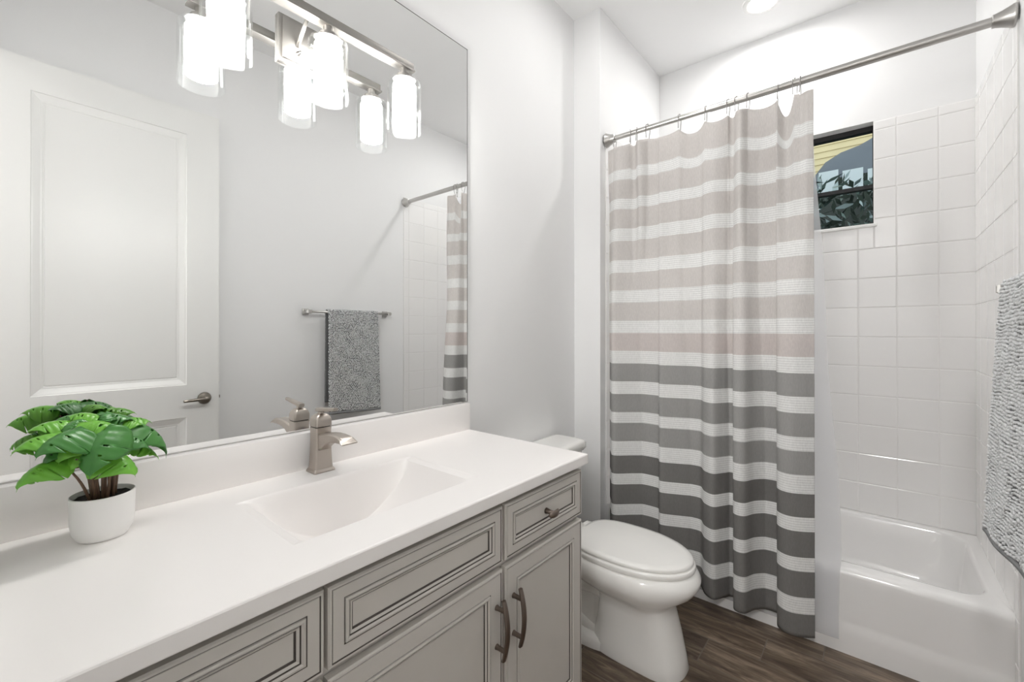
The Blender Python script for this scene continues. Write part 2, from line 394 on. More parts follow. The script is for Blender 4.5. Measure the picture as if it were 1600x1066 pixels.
# ------------------------------------------------------------------ countertop with moulded sink
CX0, CX1, CY0, CY1, CZ, CT = XE+.001, 1.2564, .7258, 1.305, .895, .0335
SX0, SX1, SY0, SY1 = .366, .868, .843, 1.150
top = thing('countertop', (.61, 1.0, CZ-CT), 'white moulded vanity countertop with integral rectangular sink', 'countertop')
def sink_z(x, y):
    cxs, hw = (SX0+SX1)/2, (SX1-SX0)/2; cys, hh = (SY0+SY1)/2, (SY1-SY0)/2
    tx = abs(x-cxs)/hw; ty = (y-cys)/hh
    if tx >= 1 or abs(ty) >= 1: return CZ
    trough = max(0, 1-min(1, tx/.9)**1.9)
    eb = ss((1-ty)*hh/.034) if ty > 0 else ss((1+ty)*hh/.045)
    shelf = .012*ss((1-tx)*hw/.07)*ss((1-abs(ty))*hh/.014)
    return CZ-.134*trough*eb-shelf-.003*ss((1-tx)*hw/.006)*ss((1-abs(ty))*hh/.006)
def lines(a, b, step, extra):
    L = set(np.round(np.arange(a, b, step), 5)); L |= set(extra); L.add(b); L = sorted(L)
    out = [L[0]]
    for v in L[1:]:
        if v-out[-1] > 1e-3 or v == b or v in extra: out.append(v)
    return out
exx = [SX0+d for d in (-.001, 0, .002, .004, .008, .012)]+[SX1-d for d in (-.001, 0, .002, .004, .008, .012)]
exy = [SY0+d for d in (-.001, 0, .002, .004, .008)]+[SY1-d for d in (-.001, 0, .002, .004, .008)]
gx, gy = lines(CX0, CX1, .008, exx), lines(CY0, CY1, .008, exy)
re = .004
V = []; F = []
nx, ny = len(gx), len(gy)
for x in gx:
    for y in gy:
        V.append((min(x, CX1-re) if x == CX1 else x, max(y, CY0+re) if y == CY0 else y, sink_z(x, y)))
for i in range(nx-1):
    for j in range(ny-1):
        a = i*ny+j; F.append((a, a+ny, a+ny+1, a+1))
loop = [i*ny for i in range(nx)]+[(nx-1)*ny+j for j in range(1, ny)]+[i*ny+ny-1 for i in range(nx-2, -1, -1)]+[j for j in range(ny-2, 0, -1)]
prev = loop
for (d, dz) in ((re*.6, -re*.35), (re, -re), (re, -CT+.003), (re-.003, -CT)):
    n0 = len(V)
    for k in loop:
        x, y, z = V[k]; nxv, nyv = x, y
        if abs(y-(CY0+re)) < 1e-6 : nyv = y-d
        if abs(x-(CX1-re)) < 1e-6 : nxv = x+d
        V.append((nxv, nyv, CZ+dz))
    cur = list(range(n0, n0+len(loop))); n = len(loop)
    for k in range(n): F.append((prev[k], cur[k], cur[(k+1) % n], prev[(k+1) % n]))
    prev = cur
o = obj('counter_slab', V, F, M_counter, top)
auto(o, 20)
# underside plate (outside the bowl) so the slab is closed from below at the rim
bm = bmesh.new(); bx(bm, CX0, CX1, 1.273, 1.3, CZ-.001, 1.0018, .003)
auto(from_bm('backsplash', bm, M_counter, top))
dxs, dys = .617, 1.075
bm = bmesh.new(); zs = sink_z(dxs, dys)
lathe(bm, [(.0305, zs-.001), (.031, zs+.0025), (.027, zs+.0032), (.0245, zs+.0015), (.0, zs+.0045)], (dxs, dys, 0), 'z', 36, True, False)
bmesh.ops.remove_doubles(bm, verts=bm.verts[:], dist=1e-5)
from_bm('sink_drain', bm, M_nickel, top)

# ------------------------------------------------------------------ vanity cabinet
YF, YB = .746, .766           # front of doors, face frame
van = thing('vanity_cabinet', (.61, 1.03, 0), 'grey glazed vanity cabinet with panelled doors under the white counter', 'cabinet')
bm = bmesh.new()
zt = CZ-CT-.0005
bx(bm, XE+.001, 1.251, YB, YB+.02, .1, zt); bx(bm, 1.233, 1.251, YB+.02, 1.304, .1, zt)
bx(bm, XE+.001, XE+.019, YB+.02, 1.304, .1, zt); bx(bm, XE+.019, 1.233, YB+.02, 1.304, .1, .118); bx(bm, XE+.019, 1.233, 1.29, 1.304, .118, zt)
auto(from_bm('carcass', bm, M_gap if False else M_cab, van))
box('toe_kick', XE+.001, 1.235, YB+.06, YB+.075, 0, .1, M_gap, van)
PROF_DR = [(0, .018, 0), (0, .003, 0), (.003, 0, 0), (.0065, 0, 0), (.0068, .002, 1), (.0085, .002, 1), (.009, .0008, 0), (.030, .0008, 0), (.0305, .0025, 1), (.0325, .0025, 1), (.033, -.001, 0), (.037, -.002, 0), (.0405, .0005, 0), (.041, .003, 1), (.0425, .003, 1), (.043, .0015, 0), (.0475, .004, 0), (.048, .007, 1), (.0505, .0073, 1), (.0508, .0068, 0)]
PROF_DO = [(0, .018, 0), (0, .003, 0), (.003, 0, 0), (.0065, 0, 0), (.0068, .002, 1), (.0085, .002, 1), (.009, .0008, 0), (.046, .0008, 0), (.0465, .0025, 1), (.048, .0025, 1), (.0485, -.001, 0), (.053, -.002, 0), (.0565, .001, 0), (.057, .003, 1), (.0585, .003, 1), (.059, .002, 0), (.063, .005, 0), (.0635, .0075, 1), (.0655, .0078, 1), (.0658, .0072, 0)]
def front(name, x0, x1, z0, z1, prof, parent):
    bm = bmesh.new()
    panel_face(bm, lambda u, v, d: (x0+u, YF+d, z0+v), x1-x0, z1-z0, prof)
    o = from_bm(name, bm, [M_cab, M_glaze], parent, False)
    return o
ZD0, ZD1, ZO0, ZO1 = .695, .842, .125, .678
cols = [(-.018, .378), (.385, .8555), (.866, 1.2495)]
def arch_pull(x, zc, parent):
    bm = bmesh.new(); n = 18; secs = []
    for i in range(n+1):
        t = i/n*2-1
        z = zc+t*.076; y = YF-.036+.013*t*t
        wv = .0062+.0018*(1-t*t); th = .0042
        secs.append([(x+a*wv, y+b*th, z) for a, b in ((1, .4), (.7, 1), (-.7, 1), (-1, .4), (-1, -.5), (-.55, -1), (.55, -1), (1, -.5))])
    loft(bm, secs)
    for s in (-1, 1):
        z = zc+s*.05
        lathe(bm, [(.0075, YF+.001), (.006, YF-.006), (.0058, YF-.03)], (x, 0, z), 'y', 16)
    return auto(from_bm('handle', bm, M_pull, parent), 40)
def knob(x, z, parent):
    bm = bmesh.new(); secs = []; n = 14
    for i in range(n+1):
        t = i/n*2-1
        r = .0105*math.sqrt(max(.08, 1-t**4)); y = YF-.027+.006*abs(t)**2 ; xx = x+t*.024
        secs.append([(xx, y+.55*r*math.cos(a), z+.006*t*t*0+r*math.sin(a)) for a in [2*PI*k/14 for k in range(14)]])
    loft(bm, secs)
    lathe(bm, [(.009, YF+.007), (.007, YF-.002), (.0055, YF-.024)], (x, 0, z), 'y', 16)
    return from_bm('knob', bm, M_pull, parent)
for i, (x0, x1) in enumerate(cols):
    d = front('drawer' if i != 1 else 'drawer_front', x0, x1, ZD0, ZD1, PROF_DR, van)
    if i != 1: knob((x0+x1)/2, (ZD0+ZD1)/2-.004, d)
    o = front('door', x0, x1, ZO0, ZO1, PROF_DO, van)
    arch_pull({0: x1-.027, 1: x1-.024, 2: x0+.033}[i], .54, o)

# ------------------------------------------------------------------ faucet
FX, FY = .612, 1.232
fau = thing('faucet', (FX, FY, CZ), 'brushed nickel single-handle faucet standing behind the sink', 'faucet')
zb = CZ+.0003
bm = bmesh.new()
loft(bm, [rrect(FX, FY, .031, .028, .005, zb), rrect(FX, FY, .031, .028, .005, zb+.004), rrect(FX, FY, .0285, .0255, .005, zb+.008), rrect(FX, FY, .027, .0245, .005, zb+.010)])
auto(from_bm('base_plate', bm, M_nickel, fau), 30)
bm = bmesh.new()
hs = [(.009, .0262, .0238), (.03, .0245, .0222), (.06, .0232, .0212), (.09, .0226, .0208), (.118, .0226, .021), (.127, .0235, .0218)]
loft(bm, [rrect(FX, FY, a, b, .005, zb+h) for h, a, b in hs])
auto(from_bm('body', bm, M_nickel, fau), 30)
bm = bmesh.new()
loft(bm, [rrect(FX, FY, .0205, .019, .005, zb+.127), rrect(FX, FY, .0205, .019, .005, zb+.1295)])
from_bm('seam', bm, M_dark, fau)
bm = bmesh.new()
hs = [(.1295, .0235, .022, .005), (.147, .0235, .022, .006), (.156, .021, .0195, .007), (.1625, .015, .0142, .007), (.165, .0085, .0085, .0075), (.171, .0070, .0070, .0065), (.175, .0085, .0085, .0075)]
loft(bm, [rrect(FX, FY, a, b, r, zb+h) for h, a, b, r in hs])
fc = auto(from_bm('handle_cap', bm, M_nickel, fau), 30)
bm = bmesh.new()
secs = []
for y, z, hw_, th in ((.018, .174, .0075, .0055), (.012, .1745, .0095, .006), (-.02, .1775, .0085, .0055), (-.06, .182, .0072, .0047), (-.085, .185, .0068, .0042)):
    secs.append([(FX+s*hw_, FY+y, zb+z+q*th) for s, q in ((-1, -.6), (-.6, -1), (.6, -1), (1, -.6), (1, .6), (.6, 1), (-.6, 1), (-1, .6))])
loft(bm, secs); auto(from_bm('lever', bm, M_nickel, fc), 40)
bm = bmesh.new()
secs = []
# spout: rises out of the body, arches forward, ends in a flared flat lip
for y, ztop, zbot, hw_ in ((-.012, .112, .058, .019), (-.026, .1115, .066, .0185), (-.042, .1135, .078, .018), (-.062, .117, .0895, .0175), (-.085, .1195, .096, .0175), (-.110, .120, .0995, .0178), (-.130, .1185, .1005, .0188), (-.142, .1165, .1005, .0205), (-.152, .109, .101, .0225), (-.158, .1035, .1005, .0235)):
    h = ztop-zbot; c = min(.004, h*.3)
    secs.append([(FX+a*hw_+(0 if abs(a) < 1 else 0), FY+y, zb+z) for a, z in ((-1, zbot+c), (-.8, zbot), (.8, zbot), (1, zbot+c), (1, ztop-c), (.78, ztop), (-.78, ztop), (-1, ztop-c))])
loft(bm, secs); auto(from_bm('spout', bm, M_nickel, fau), 28)

# ------------------------------------------------------------------ vanity light
LY, LZ0 = 1.2025, 1.958
vl = thing('vanity_light', (.619, 1.28, 2.06), 'brushed nickel three-lamp vanity light bar on the mirror', 'wall lamp')
bm = bmesh.new(); bx(bm, .517, .721, 1.288, 1.2998, 2.062, 2.198, .002); bx(bm, .527, .711, 1.280, 1.288, 2.072, 2.188, .003)
auto(from_bm('back_plate', bm, M_fixture, vl))
bm = bmesh.new(); bx(bm, .334, .911, LY-.013, LY+.013, 2.172, 2.194, .0015); bx(bm, .331, .914, LY-.017, LY+.017, 2.166, 2.172, .001)
auto(from_bm('crossbar', bm, M_fixture, vl))
for x in (.567, .671):
    bm = bmesh.new(); tube(bm, [(x, 1.281, 2.118), (x, LY+.012, 2.178)], .0055, 14); bm2 = bm
    from_bm('support_arm', bm, M_fixture, vl)
    bm = bmesh.new(); lathe(bm, [(.008, 1.2805), (.008, 1.277), (.004, 1.273), (.006, 1.268), (.0, 1.264)], (x+.004 if x < .6 else x-.004, 0, 2.098), 'y', 16, True, False)
    bmesh.ops.remove_doubles(bm, verts=bm.verts[:], dist=1e-5); from_bm('finial', bm, M_chrome, vl)
for i, x in enumerate((.364, .619, .881)):
    bm = bmesh.new(); lathe(bm, [(.014, 2.167), (.014, 2.150), (.026, 2.144), (.026, 2.128), (.033, 2.1275), (.034, 2.1245)], (x, LY, 0), 'z', 28)  # holder widened into a disc that keeps lamp light off the crossbar
    auto(from_bm('lamp_holder', bm, M_fixture, vl))
    bm = bmesh.new()
    ro, ri = .0545, .0515
    lathe(bm, [(ri, LZ0), (ro, LZ0), (ro, 2.113), (ro-.003, 2.122), (ro-.010, 2.127), (.026, 2.128), (.026, 2.125), (ro-.011, 2.124), (ri-.002, 2.119), (ri, 2.112), (ri, LZ0)], (x, LY, 0), 'z', 48, False, False)
    bmesh.ops.remove_doubles(bm, verts=bm.verts[:], dist=1e-6)
    sh = auto(from_bm('lamp_shade', bm, M_glass, vl), 50)
    bm = bmesh.new(); rr = .0375
    lathe(bm, [(rr-.002, LZ0+.026), (rr, LZ0+.028), (rr, 2.110), (rr-.005, 2.1195), (rr-.009, 2.1225)], (x, LY, 0), 'z', 40, True, True)
    from_bm('frosted_diffuser', bm, M_shade_in, sh)

# ------------------------------------------------------------------ recessed ceiling lights
def can(x, y, m, label):
    t = thing('recessed_light', (x, y, ZC), label, 'ceiling light', 'recessed ceiling lights')
    bm = bmesh.new(); lathe(bm, [(.062, ZC-.0005), (.062, ZC-.004), (.068, ZC-.009), (.088, ZC-.006), (.092, ZC-.0005)], (x, y, 0), 'z', 48, False, False)
    from_bm('trim_ring', bm, M_trim, t)
    bm = bmesh.new(); lathe(bm, [(.0, ZC-.003), (.062, ZC-.003), (.062, ZC-.001)], (x, y, 0), 'z', 48, False, True)
    bmesh.ops.remove_doubles(bm, verts=bm.verts[:], dist=1e-5); from_bm('lens', bm, m, t)
can(2.63, .465, M_can_tub, 'round recessed ceiling light over the tub')
can(1.70, .75, M_can_fill, 'added recessed fill light over the toilet, out of view')  # added out of view as fill for toilet, curtain and floor

hl = thing('hall_fill_light', (-1.55, -.15, ZC), 'added dome fill light on the unseen hallway ceiling outside the doorway', 'ceiling light')  # unseen lamp added to brighten the lower curtain, tub apron and toilet
bm = bmesh.new(); lathe(bm, [(.17, ZC-.001), (.17, ZC-.02), (.152, ZC-.024)], (-1.55, -.15, 0), 'z', 40, True, False); from_bm('base_ring', bm, M_fixture, hl)
bm = bmesh.new(); lathe(bm, [(.15*math.cos(R(a)), ZC-.022-.07*math.sin(R(a))) for a in range(0, 90, 10)]+[(.002, ZC-.092)], (-1.55, -.15, 0), 'z', 40, False, True); from_bm('dome', bm, M_hall_fill, hl)

# ------------------------------------------------------------------ bathtub
TX0, TX1, TY0, TY1, TZ = 2.204, XB-.001, YR+.001, YW-.001, .338
tub = thing('bathtub', ((TX0+TX1)/2, .39, 0), 'white alcove bathtub with a rounded rim along the tiled walls', 'bathtub')
bm = bmesh.new()
tcx, tcy = (TX0+TX1)/2, (TY0+TY1)/2
def trr(x0, x1, y0, y1, r, z, n=10): return rrect((x0+x1)/2, (y0+y1)/2, (x1-x0)/2, (y1-y0)/2, r, z, n)
secs = []
for z, d in ((0, 0), (.075, 0), (.10, .001), (.118, .006), (.135, .007), (.29, .004), (.312, .003), (.325, .0065), (.334, .014), (.338, .026)):
    # only the apron (front) side bows; other sides stay at the walls
    secs.append(trr(TX0+d, TX1-min(d, .002)*0, TY0, TY1, .0015, z))
ix0, ix1, iy0, iy1 = 2.282, 2.918, -.312, 1.05
for (e, z, r) in ((-.012, .3385, .10), (0, .337, .10), (.006, .331, .10), (.011, .318, .10), (.03, .22, .11), (.05, .12, .12), (.075, .075, .13), (.12, .058, .13), (.2, .055, .1)):
    secs.append(trr(ix0+e, ix1-e*.8, iy0+e*.6, iy1-e*1.8, r, z))
loft(bm, secs, True, True)
auto(from_bm('tub_shell', bm, M_tub, tub), 60)
bm = bmesh.new(); lathe(bm, [(.034, 0), (.034, -.004), (.03, -.008), (.0, -.008)], (2.6, iy1-.075, .24), 'y', 28, True, False)
from_bm('overflow_plate', bm, M_chrome, tub)

# ------------------------------------------------------------------ shower rod
RX, RZ = 2.1745, 2.3426
rod = thing('shower_rod', (RX, .39, RZ), 'brushed nickel shower curtain rod spanning the tub opening', 'curtain rod')
bm = bmesh.new(); tube(bm, [(RX, YR+.012, RZ), (RX, .60, RZ)], .0155, 24); tube(bm, [(RX, .599, RZ), (RX, YW-.012, RZ)], .0128, 24)
auto(from_bm('rod', bm, M_nickel_d, rod), 40)
for s, yw in ((1, YR+TH), (-1, YW-TH)):
    bm = bmesh.new(); lathe(bm, [(.037, yw), (.037, yw+s*.005), (.034, yw+s*.010), (.026, yw+s*.030), (.022, yw+s*.044), (.021, yw+s*.052), (.0165, yw+s*.054)], (RX, 0, RZ), 'y', 36)
    auto(from_bm('end_flange', bm, M_nickel_d, rod), 30)

# ------------------------------------------------------------------ shower curtain
prof = [(2.170, 1.118), (2.150, 1.105), (2.120, 1.085), (2.090, 1.066), (2.085, 1.048), (2.150, .973), (2.186, .925), (2.190, .880), (2.178, .852), (2.130, .826), (2.128, .812), (2.160, .732), (2.186, .668), (2.176, .645), (2.124, .612), (2.104, .572), (2.150, .538), (2.184, .514), (2.178, .500), (2.090, .482), (2.078, .462), (2.085, .440), (2.142, .411), (2.178, .376), (2.188, .345), (2.176, .330), (2.085, .315), (2.062, .290), (2.059, .262), (2.075, .225), (2.099, .190)]
def spline(P, per=9):
    P = [np.array(p) for p in P]; P = [2*P[0]-P[1]]+P+[2*P[-1]-P[-2]]; out = []
    for i in range(1, len(P)-2):
        p0, p1, p2, p3 = P[i-1:i+3]
        a = np.linalg.norm(p1-p0)**.5; b = np.linalg.norm(p2-p1)**.5; c = np.linalg.norm(p3-p2)**.5
        t0, t1, t2, t3 = 0, a, a+b, a+b+c
        for k in range(per):
            t = t1+(t2-t1)*k/per
            A1 = (t1-t)/(t1-t0)*p0+(t-t0)/(t1-t0)*p1; A2 = (t2-t)/(t2-t1)*p1+(t-t1)/(t2-t1)*p2; A3 = (t3-t)/(t3-t2)*p2+(t-t2)/(t3-t2)*p3
            B1 = (t2-t)/(t2-t0)*A1+(t-t0)/(t2-t0)*A2; B2 = (t3-t)/(t3-t1)*A2+(t-t1)/(t3-t1)*A3
            out.append((t2-t)/(t2-t1)*B1+(t-t1)/(t2-t1)*B2)
    out.append(P[-2]); return np.array(out)
CP = spline(prof, 15)
HOOK_Y = [1.088, .999, .964, .904, .742, .619, .521, .486, .439, .325, .262, .243]
FOLD = [-.020, .028, -.034, .006, .016, -.012, .026, -.030, .004, .026, 0]
SAG = [.012, .012, .010, .012, .034, .022, .012, .008, .014, .075, .004]
ZH, ZTOP = .077, 2.286
def top_sag(y):
    for (a, b), s in zip(zip(HOOK_Y, HOOK_Y[1:]), SAG):
        if b <= y <= a: t = (y-b)/(a-b); return s*(1-abs(2*t-1)**2.2), 1-abs(2*t-1)
    return .008, .5
def top_fold(y):
    for (a, b), f in zip(zip(HOOK_Y, HOOK_Y[1:]), FOLD):
        if b <= y <= a: return f*math.sin(PI*(y-b)/(a-b))
    return -.018*ss((.243-y)/.03) if y < .243 else 0
def build_curtain():
    nv = 150; nu = len(CP); V = []; UV = []
    vs = np.linspace(ZH, ZTOP, nv)
    for j, v in enumerate(vs):
        t = (v-.7)/(2.0-.7); amp = 1-.54*ss(t); mean = 2.13+.03*ss((v-.7)/1.0)+.008*ss((v-1.6)/.6)
        tp = ss((v-1.90)/.38); tq = ss((v-1.72)/.56)
        for i in range(nu):
            xl, yl = CP[i]
            x = mean+amp*(xl-2.13)
            x += .004*math.sin(yl*61+v*2.2)*ss((v-.9)/.8)
            y = yl*x/xl
            sag, mid = top_sag(y)
            x2 = RX-.014
            x += top_fold(y)*ss((v-1.35)/.75)
            x2 += top_fold(y)
            x = x*(1-tp*.75)+x2*tp*.75
            z = v-sag*tp**1.5
            if x > 2.178: x = 2.178+.008*math.tanh((x-2.178)/.02)
            V.append((x, y, z)); UV.append((yl, v/2.4))
    F = [(j*nu+i, j*nu+i+1, (j+1)*nu+i+1, (j+1)*nu+i) for j in range(nv-1) for i in range(nu-1)]
    return V, F, UV, nu
M_curt, cd, ctr = cloth('striped_cotton', (.8, .8, .8, 1), .32)
nt = M_curt.node_tree
uvn = nt.nodes.new('ShaderNodeUVMap'); sp = nt.nodes.new('ShaderNodeSeparateXYZ'); cr = nt.nodes.new('ShaderNodeValToRGB'); cr.color_ramp.interpolation = 'CONSTANT'
nt.links.new(uvn.outputs[0], sp.inputs[0]); nt.links.new(sp.outputs['Y'], cr.inputs[0])
zm = [(2.4, 2.1626), (2.101, 1.996), (1.939, 1.835), (1.771, 1.667), (1.605, 1.506), (1.442, 1.343), (1.279, 1.178), (1.114, 1.0125), (.946, .847), (.781, .682), (.611, .51), (.443, .3416), (.275, .172), (.106, -.05)]
fz = lambda z: 1.3+(z-1.3)*(.99 if z > 1.3 else .948)
WHITE = lin(246, 246, 245)
TAUPE = lin(222, 218, 215); PINK = lin(220, 213, 210); GREY = lin(177, 176, 174); DARK = lin(140, 138, 136)
stops = [(0, DARK)]
for i in range(len(zm)-1, -1, -1):
    zt_, zb_ = zm[i]
    c = TAUPE if i < 6 else PINK if i == 6 else GREY if i < 10 else DARK
    if i < len(zm)-1: stops.append((fz(zb_)/2.4, c))
    if i > 0: stops.append((fz(zt_)/2.4, WHITE))
el = cr.color_ramp.elements
el[0].position = 0; el[0].color = stops[0][1]; el[1].position = stops[1][0]; el[1].color = stops[1][1]
for p_, c_ in stops[2:]: k = el.new(p_); k.color = c_
# fine ribs woven into the white bands, weave speckle everywhere
wv = nt.nodes.new('ShaderNodeTexWave'); wv.wave_type = 'BANDS'; wv.bands_direction = 'Y'; wv.inputs['Scale'].default_value = .314*2.4/.0098
nt.links.new(uvn.outputs[0], wv.inputs['Vector'])
sep2 = nt.nodes.new('ShaderNodeSeparateColor'); nt.links.new(cr.outputs[0], sep2.inputs[0])
gt = nt.nodes.new('ShaderNodeMath'); gt.operation = 'GREATER_THAN'; gt.inputs[1].default_value = .8; nt.links.new(sep2.outputs['Red'], gt.inputs[0])
thin = nt.nodes.new('ShaderNodeMapRange'); thin.inputs['From Min'].default_value = .75; thin.inputs['From Max'].default_value = 1.0; thin.inputs['To Max'].default_value = .22
nt.links.new(wv.outputs['Fac'], thin.inputs['Value'])
mu = nt.nodes.new('ShaderNodeMath'); mu.operation = 'MULTIPLY'; nt.links.new(gt.outputs[0], mu.inputs[0]); nt.links.new(thin.outputs[0], mu.inputs[1])
tco = nt.nodes.new('ShaderNodeTexCoord'); mpp = nt.nodes.new('ShaderNodeMapping'); mpp.inputs['Scale'].default_value = (300, 300, 60); ns = nt.nodes.new('ShaderNodeTexNoise'); ns.inputs['Scale'].default_value = 1
nt.links.new(tco.outputs['Object'], mpp.inputs[0]); nt.links.new(mpp.outputs[0], ns.inputs['Vector'])
spk = nt.nodes.new('ShaderNodeMapRange'); spk.inputs['To Min'].default_value = .86; spk.inputs['To Max'].default_value = 1.12; nt.links.new(ns.outputs['Fac'], spk.inputs['Value'])
sub = nt.nodes.new('ShaderNodeMath'); sub.operation = 'SUBTRACT'; nt.links.new(spk.outputs[0], sub.inputs[0]); nt.links.new(mu.outputs[0], sub.inputs[1])
mxc = nt.nodes.new('ShaderNodeMix'); mxc.data_type = 'RGBA'; mxc.blend_type = 'MULTIPLY'; mxc.inputs['Factor'].default_value = 1
nt.links.new(cr.outputs[0], mxc.inputs['A']); nt.links.new(sub.outputs[0], mxc.inputs['B'])
nt.links.new(mxc.outputs['Result'], cd.inputs[0]); nt.links.new(mxc.outputs['Result'], ctr.inputs[0])
V, F, UV, nu = build_curtain()
cur = obj('shower_curtain', V, F, M_curt)
ul_ = cur.data.uv_layers.new(name='UVMap')
li = np.empty(len(cur.data.loops), 'i'); cur.data.loops.foreach_get('vertex_index', li)
ul_.data.foreach_set('uv', np.array(UV, 'f')[li].ravel())
sol = cur.modifiers.new('thickness', 'SOLIDIFY'); sol.thickness = .0012; sol.offset = 0
tag(cur, 'fabric shower curtain in white, taupe and grey stripes drawn to the left', 'shower curtain')
# eyelet grommets of the curtain are the rings' lower ends; each hook is a thing of its own
names = ['first', 'second', 'third', 'fourth', 'fifth', 'sixth', 'seventh', 'eighth', 'ninth', 'tenth', 'eleventh', 'last']
def hook_mesh():
    bm = bmesh.new(); pts = []
    n = 26
    for k in range(n):
        a = R(-60)+R(300)*k/(n-1)
        pts.append((.0185*math.cos(a+R(0)), 0, .0185*math.sin(a+R(0))))
    # open tail running down to the eyelet
    pts = [(-.006, .001, -.071), (-.001, 0, -.076), (.005, -.001, -.071), (.009, -.001, -.05), (.0175, 0, -.012)]+[(.0185*math.cos(a), 0, .0185*math.sin(a)) for a in [PI*k/14 for k in range(15)]]+[(-.0175, 0, -.012), (-.012, .002, -.034), (-.0095, .003, -.05)]
    tube(bm, pts, .0017, 8)
    r = bmesh.ops.create_icosphere(bm, subdivisions=2, radius=.0032)
    for v in r['verts']: v.co += Vector((0, 0, .0185+.001))
    bmesh.ops.recalc_face_normals(bm, faces=bm.faces[:])
    me = bpy.data.meshes.new('curtain_hook'); bm.to_mesh(me); bm.free(); me.materials.append(M_chrome)
    for p in me.polygons: p.use_smooth = True
    return me
hm = hook_mesh()
for i, y in enumerate(HOOK_Y):
    o = bpy.data.objects.new('curtain_hook', hm); COL.objects.link(o); o.location = (RX, y, RZ)
    o.rotation_euler = (0, 0, R(rnd.uniform(-25, 25)))
    tag(o, '%s chrome curtain hook %s' % (names[i], 'from the left end of the shower rod' if i < 11 else 'on the shower rod, nearest the curtain edge by the window'), 'curtain hook', 'curtain hooks on the shower rod')
# liner
def build_liner():
    V, F = [], []; nv, nu = 90, 70
    for j in range(nv):
        z = .05+(2.27-.05)*j/(nv-1)
        yr = np.interp(z, [.05, .33, .38, .8, 1.3, 1.8, 2.27], [.118, .112, .108, .128, .156, .182, .206])
        for i in range(nu):
            s = i/(nu-1); y = yr+(1.09-yr)*s
            x = np.interp(z, [0, .4, 2.27], [2.1965, 2.1965, 2.192])+.0022*math.sin(s*38+1.2)*(1+.0*z)+.004*math.exp(-(s/.02)**2)*math.sin(z*4)
            V.append((x, y+.004*math.sin(z*7)*math.exp(-(s/.05)**2), z))
    F = [(j*nu+i, j*nu+i+1, (j+1)*nu+i+1, (j+1)*nu+i) for j in range(nv-1) for i in range(nu-1)]
    return V, F
M_liner, _, _ = cloth('vinyl_liner', lin(240, 242, 246), .5, .5)
V, F = build_liner()
tag(obj('shower_liner', V, F, M_liner), 'translucent white shower liner showing past the striped curtain', 'shower liner')

# ------------------------------------------------------------------ towel bar and towel
BY, BZ = -.298, 1.425
tb = thing('towel_bar', (1.665, YR, BZ), 'brushed nickel towel bar on the wall opposite the mirror', 'towel bar')
bm = bmesh.new(); tube(bm, [(1.355, BY, BZ), (1.985, BY, BZ)], .0085, 18); from_bm('bar', bm, M_nickel_d, tb)
for x, s in ((1.362, -1), (1.978, 1)):
    bm = bmesh.new()
    bx(bm, x-.021, x+.021, YR+.0005, YR+.012, BZ-.021, BZ+.021, .003)
    loft(bm, [[(x+a*h, YR+.012+d, BZ+b*h) for a, b in ((-1, -1), (1, -1), (1, 1), (-1, 1))] for d, h in ((0, .014), (.02, .011), (.04, .012), (.06, .0135), (.066, .010))])
    loft(bm, [[(x+s*d, BY+a*h, BZ+b*h) for a, b in ((-1, -1), (1, -1), (1, 1), (-1, 1))] for d, h in ((.008, .012), (.016, .010), (.022, .006))])
    auto(from_bm('post', bm, M_nickel_d, tb), 30)
tw = thing('towel', (1.70, BY, BZ), 'grey chenille towel folded over the towel bar', 'towel')
TWX0, TWX1, TWZ = 1.482, 1.868, .735
# cross-section of the folded cloth over the bar: (y, z) from front hem over the bar to rear hem
sec = [(-.240, TWZ), (-.2445, .80), (-.252, .95), (-.262, 1.12), (-.272, 1.28), (-.277, 1.38), (-.2795, 1.415), (-.284, 1.434), (-.298, 1.4405), (-.311, 1.434), (-.3155, 1.415), (-.318, 1.35), (-.322, 1.1), (-.325, .9), (-.326, .80)]
CS = spline(sec, 8)
def cloth_pt(s, u):
    k = s*(len(CS)-1); i = min(int(k), len(CS)-2); f = k-i
    y, z = CS[i]*(1-f)+CS[i+1]*f
    flare = ss((1.42-z)/.7)
    x = TWX0+(TWX1-TWX0)*u
    x = 1.7025+(x-1.7025)*(1+.0*flare)
    if s < .5:
        y += .004*math.sin(u*9+z*3)*flare-.030*(1-u)*flare; z -= .012*flare*(u-.3)
    return Vector((x, y, z))
ns_, nu_ = 110, 40
V = [cloth_pt(j/(ns_-1), i/(nu_-1)) for j in range(ns_) for i in range(nu_)]
F = [(j*nu_+i, j*nu_+i+1, (j+1)*nu_+i+1, (j+1)*nu_+i) for j in range(ns_-1) for i in range(nu_-1)]
M_tbase = mat('towel_backing', lin(122, 123, 124), .9, spec=.1, var=(200, .15))
M_tpile = mat('chenille_pile', lin(214, 215, 216), .9, spec=.1, var=(260, .12))
o = obj('towel_cloth', V, F, M_tbase, tw); s_ = o.modifiers.new('thickness', 'SOLIDIFY'); s_.thickness = .006; s_.offset = 0
